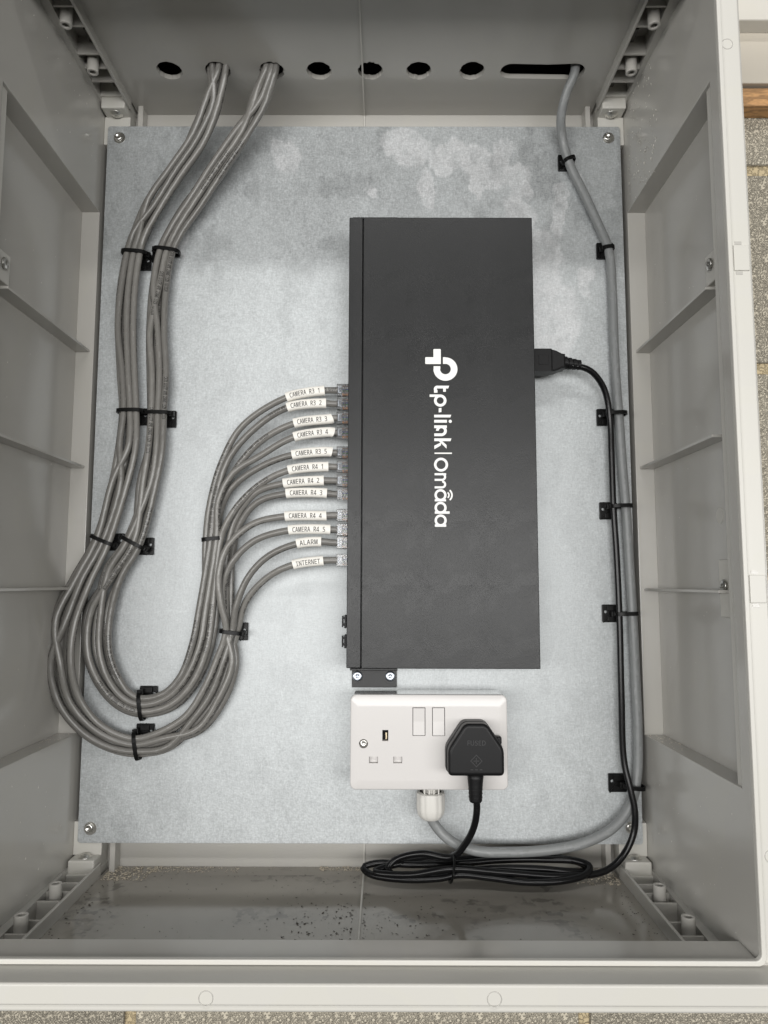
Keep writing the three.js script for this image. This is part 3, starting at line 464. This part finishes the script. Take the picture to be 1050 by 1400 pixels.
// ---------------------------------------------------------------- cable ties on stick-on bases
function cableTie(label, at, ahead, w, z0, h, base, group) {         // at: centre of the loop; ahead: direction of the cables; w, h: half width and half depth; base: offset of its pad across and along the cables
  const t = thing('cable_tie', label, 'cable tie', [0, 0, 0], group), a = V(ahead).sub(V(at)); t.position.set(at[0], at[1], 0).multiplyScalar(MM); t.rotation.z = Math.atan2(a.y, a.x) - Math.PI / 2;
  const e = (q, p) => Math.sign(q) * Math.pow(Math.abs(q), p), sh = new THREE.Shape(), ho = new THREE.Path(), N = 40;
  for (let i = 0; i <= N; i++) { const g = 2 * Math.PI * i / N, x = e(Math.cos(g), 0.62), y = e(Math.sin(g), 0.7); (i ? sh.lineTo.bind(sh) : sh.moveTo.bind(sh))(x * (w + 1.3), y * (h + 1.3)); (i ? ho.lineTo.bind(ho) : ho.moveTo.bind(ho))(-x * w, y * h); }
  sh.holes.push(ho);
  part('strap', extrude(sh, -1.9, 1.9, 0.2).rotateX(-Math.PI / 2).translate(0, 0, z0), M.tie, t);
  if (!base) return t;
  const th = t.rotation.z, [bx, by] = base, s = Math.sign(bx * Math.cos(th) + by * Math.sin(th)) || 1;
  part('head', [box(s * (w + 0.6) - 2.6, s * (w + 0.6) + 2.6, -2.8, 2.8, z0 - 4, z0 + 1, 0.6), box(s * (w + 1) - 0.7, s * (w + 1) + 0.7, -1.7, 1.7, z0, z0 + 5, 0.3)], M.tie, t);
  const q = roundRect(bx - 8.8, bx + 8.8, by - 8.8, by + 8.8, 1.2); q.holes.push(circlePath(bx + (bx < 0 ? -5.5 : 5.5), by + 1.5, 1.5));
  const pad = part('pad', [extrude(q, 0.1, 3.2, 0.5), box(bx - 4.5, bx + 4.5, by - 8, by - 2.5, 2.8, 5.2, 0.6), box(bx - 4.5, bx + 4.5, by + 2.5, by + 8, 2.8, 5.2, 0.6), box(-0.55, 0.55, -5, 5, 2.6, 4.1, 0.3).rotateZ(-0.75).translate(bx + (bx < 0 ? -5 : 5), by - 5.4, 0)].map((g) => g.rotateZ(-th)), M.tie, t);
  return t;
}
const tie = (label, at, ahead, w, base, z0 = 10, h = 6.8) => cableTie(label, at, ahead, w, z0, h, base, 'black cable ties');
tie('black cable tie round the outermost grey bundle, top of its left run', [-238.1, 223.6, 11], [-241.2, 184.8, 11], 12.6, [6, -6]);
tie('black cable tie round the inner grey bundle, top of its left run', [-204.6, 226, 11], [-210.1, 184.8, 11], 12.6, [-9, 0]);
tie('black cable tie round the outermost grey bundle, halfway down its left run', [-236.4, 55.6, 11], [-235.8, 19.3, 11], 12.6, [7, -4]);
tie('black cable tie round the inner grey bundle, halfway down its left run', [-208, 53.3, 11], [-208.2, 15.5, 11], 12.6, [7.5, -4]);
tie('black cable tie round the outermost grey bundle where the left run starts its loop', [-258.6, -76.6, 11], [-267.9, -99.3, 11], 12.6, [9.5, -1]);
tie('black cable tie round the inner grey bundle where the left run starts its loop', [-227.7, -78.8, 11], [-236.6, -95.6, 11], 12.6, [8.5, -3]);
tie('black cable tie at the bottom of the inner grey cable loop', [-214.6, -238.9, 11], [-191.8, -235.7, 11], 12.8, [4, 9.5]);
tie('black cable tie at the bottom of the outer grey cable loop', [-217.6, -276.5, 11], [-190.6, -271.9, 11], 12.8, [5, 10.5]);
tie('black cable tie round the lower fan of grey cables, right of the loops', [-127.5, -166.9, 11], [-130.5, -192.5, 11], 10.8, [5.5, 0], 11, 8.6);
tie('thin black cable tie without a pad round the upper fan of grey cables', [-148.9, -74.9, 10], [-152, -40.2, 10], 9.6, null, 10, 7.8);
tie('black cable tie on the grey mains cable nearest the ceiling slot', [218.3, 327.9, 7.5], [227, 303.3, 7.5], 5.2, [-1.5, 1], 8, 5.4);
tie('black cable tie on the grey mains cable at its bend near the right wall', [256.6, 230.7, 7.5], [259.5, 198.9, 7.5], 5.2, [-1.5, 0], 7.6, 5.2);
tie('black cable tie binding cord and mains cable beside the power connector', [258.9, 53.9, 9], [260, 28.1, 9], 10, [-8.5, -2], 9, 7.6);
tie('black cable tie binding cord and mains cable, second below the power connector', [261.2, -40.8, 9], [262.7, -76.2, 9], 10.5, [-10.5, -4], 9, 7.6);
tie('black cable tie binding cord and mains cable beside the switch foot', [263, -148.2, 9], [263.9, -177.6, 9], 11, [-12.5, 0], 9, 7.6);
tie('black cable tie binding cord and mains cable near the lower right corner', [264.5, -313.6, 11], [266.7, -289.5, 11], 9.5, [-12.5, 1], 11, 8);

// ---------------------------------------------------------------- drilling swarf, dust and crumbs
function debris(name, label, mats, spots) {
  const g = [];
  for (const [x0, x1, y, z0, z1, n, s0, s1, flat] of spots) for (let i = 0; i < n; i++) {
    const s = rr(s0, s1), q = new THREE.TetrahedronGeometry(s * 0.6).scale(rr(0.7, 2.4), flat ? 0.25 : rr(0.3, 0.8), rr(0.5, 1.2)).rotateY(rr(0, 6.3)).rotateZ(rr(-0.3, 0.3));
    const u = Math.pow(rnd(), 1.6); g.push(q.translate(x0 + (x1 - x0) * u, y + s * 0.2, rr(z0, z1)));
  }
  const m = new THREE.Mesh(join(g).scale(MM, MM, MM), mats); m.name = name; m.userData = { label, category: 'debris', kind: 'stuff' }; m.castShadow = m.receiveShadow = true; scene.add(m);
}
debris('swarf', 'pale plastic swarf gathered in the back corners of the cabinet floor', std(rgb(0.56, 0.50, 0.40), 0.7), [[-247, -205, -400.8, -18, 14, 330, 0.35, 2.2], [-205, -120, -400.8, -19, -6, 160, 0.6, 1.8], [247, 205, -400.8, -18, 22, 220, 0.35, 2.2], [-40, 2, -400.8, -20, -10, 110, 0.7, 2], [-247, 247, -400.8, -20, -15, 60, 0.4, 1.1], [-298, -283, -266.6, 5, 150, 60, 0.4, 1.0], [298, 283, -266.6, 5, 185, 110, 0.5, 1.2]]);
{
  const g = [], fleck = (x, y0, y1, z0, z1, n, a, b) => { for (let i = 0; i < n; i++) { const q = new THREE.TetrahedronGeometry(rr(a, b)).scale(0.35, rr(0.6, 2.6), rr(0.5, 1.1)).rotateX(rr(-0.7, 0.5)); g.push(q.translate(x, rr(y0, y1), rr(z0, z1))); } };
  fleck(280.6, 270, 395, 5, 80, 90, 0.4, 1.2); fleck(280.6, 280, 330, 10, 90, 30, 0.6, 1.7); fleck(280.6, -380, -275, 20, 190, 26, 0.25, 0.6); fleck(-280.6, 280, 395, 10, 180, 26, 0.3, 0.8); fleck(-280.6, -390, -275, 10, 170, 26, 0.3, 0.8); fleck(299.3, -255, 260, 20, 185, 40, 0.25, 0.7); fleck(-299.3, -255, 260, 20, 185, 30, 0.25, 0.7);
  const m = new THREE.Mesh(join(g).scale(MM, MM, MM), std(rgb(0.72, 0.70, 0.65), 0.7)); m.name = 'flecks'; m.userData = { label: 'tiny pale flecks of plastic and plaster clinging to the side walls', category: 'debris', kind: 'stuff' }; m.castShadow = m.receiveShadow = true; scene.add(m);
}
debris('crumbs', 'dark brown crumbs of dirt scattered over the cabinet floor', std(rgb(0.05, 0.042, 0.03), 0.9), [[-3, -240, -400.9, 0, 165, 190, 0.4, 1.6, 1], [-3, -60, -400.9, 60, 165, 150, 0.5, 2.2, 1], [-235, -251, -400.9, 20, 150, 60, 0.5, 2.0, 1], [6, 120, -400.9, 40, 165, 130, 0.4, 1.7, 1], [6, 240, -400.9, 60, 165, 90, 0.4, 1.4, 1], [-245, 245, -400.9, 150, 176, 120, 0.3, 1.2, 1], [-245, 245, -400.9, -18, 5, 160, 0.3, 1.1, 1], [245, 225, -400.9, 0, 150, 70, 0.4, 1.6, 1]]);

renderer.render(scene, camera);
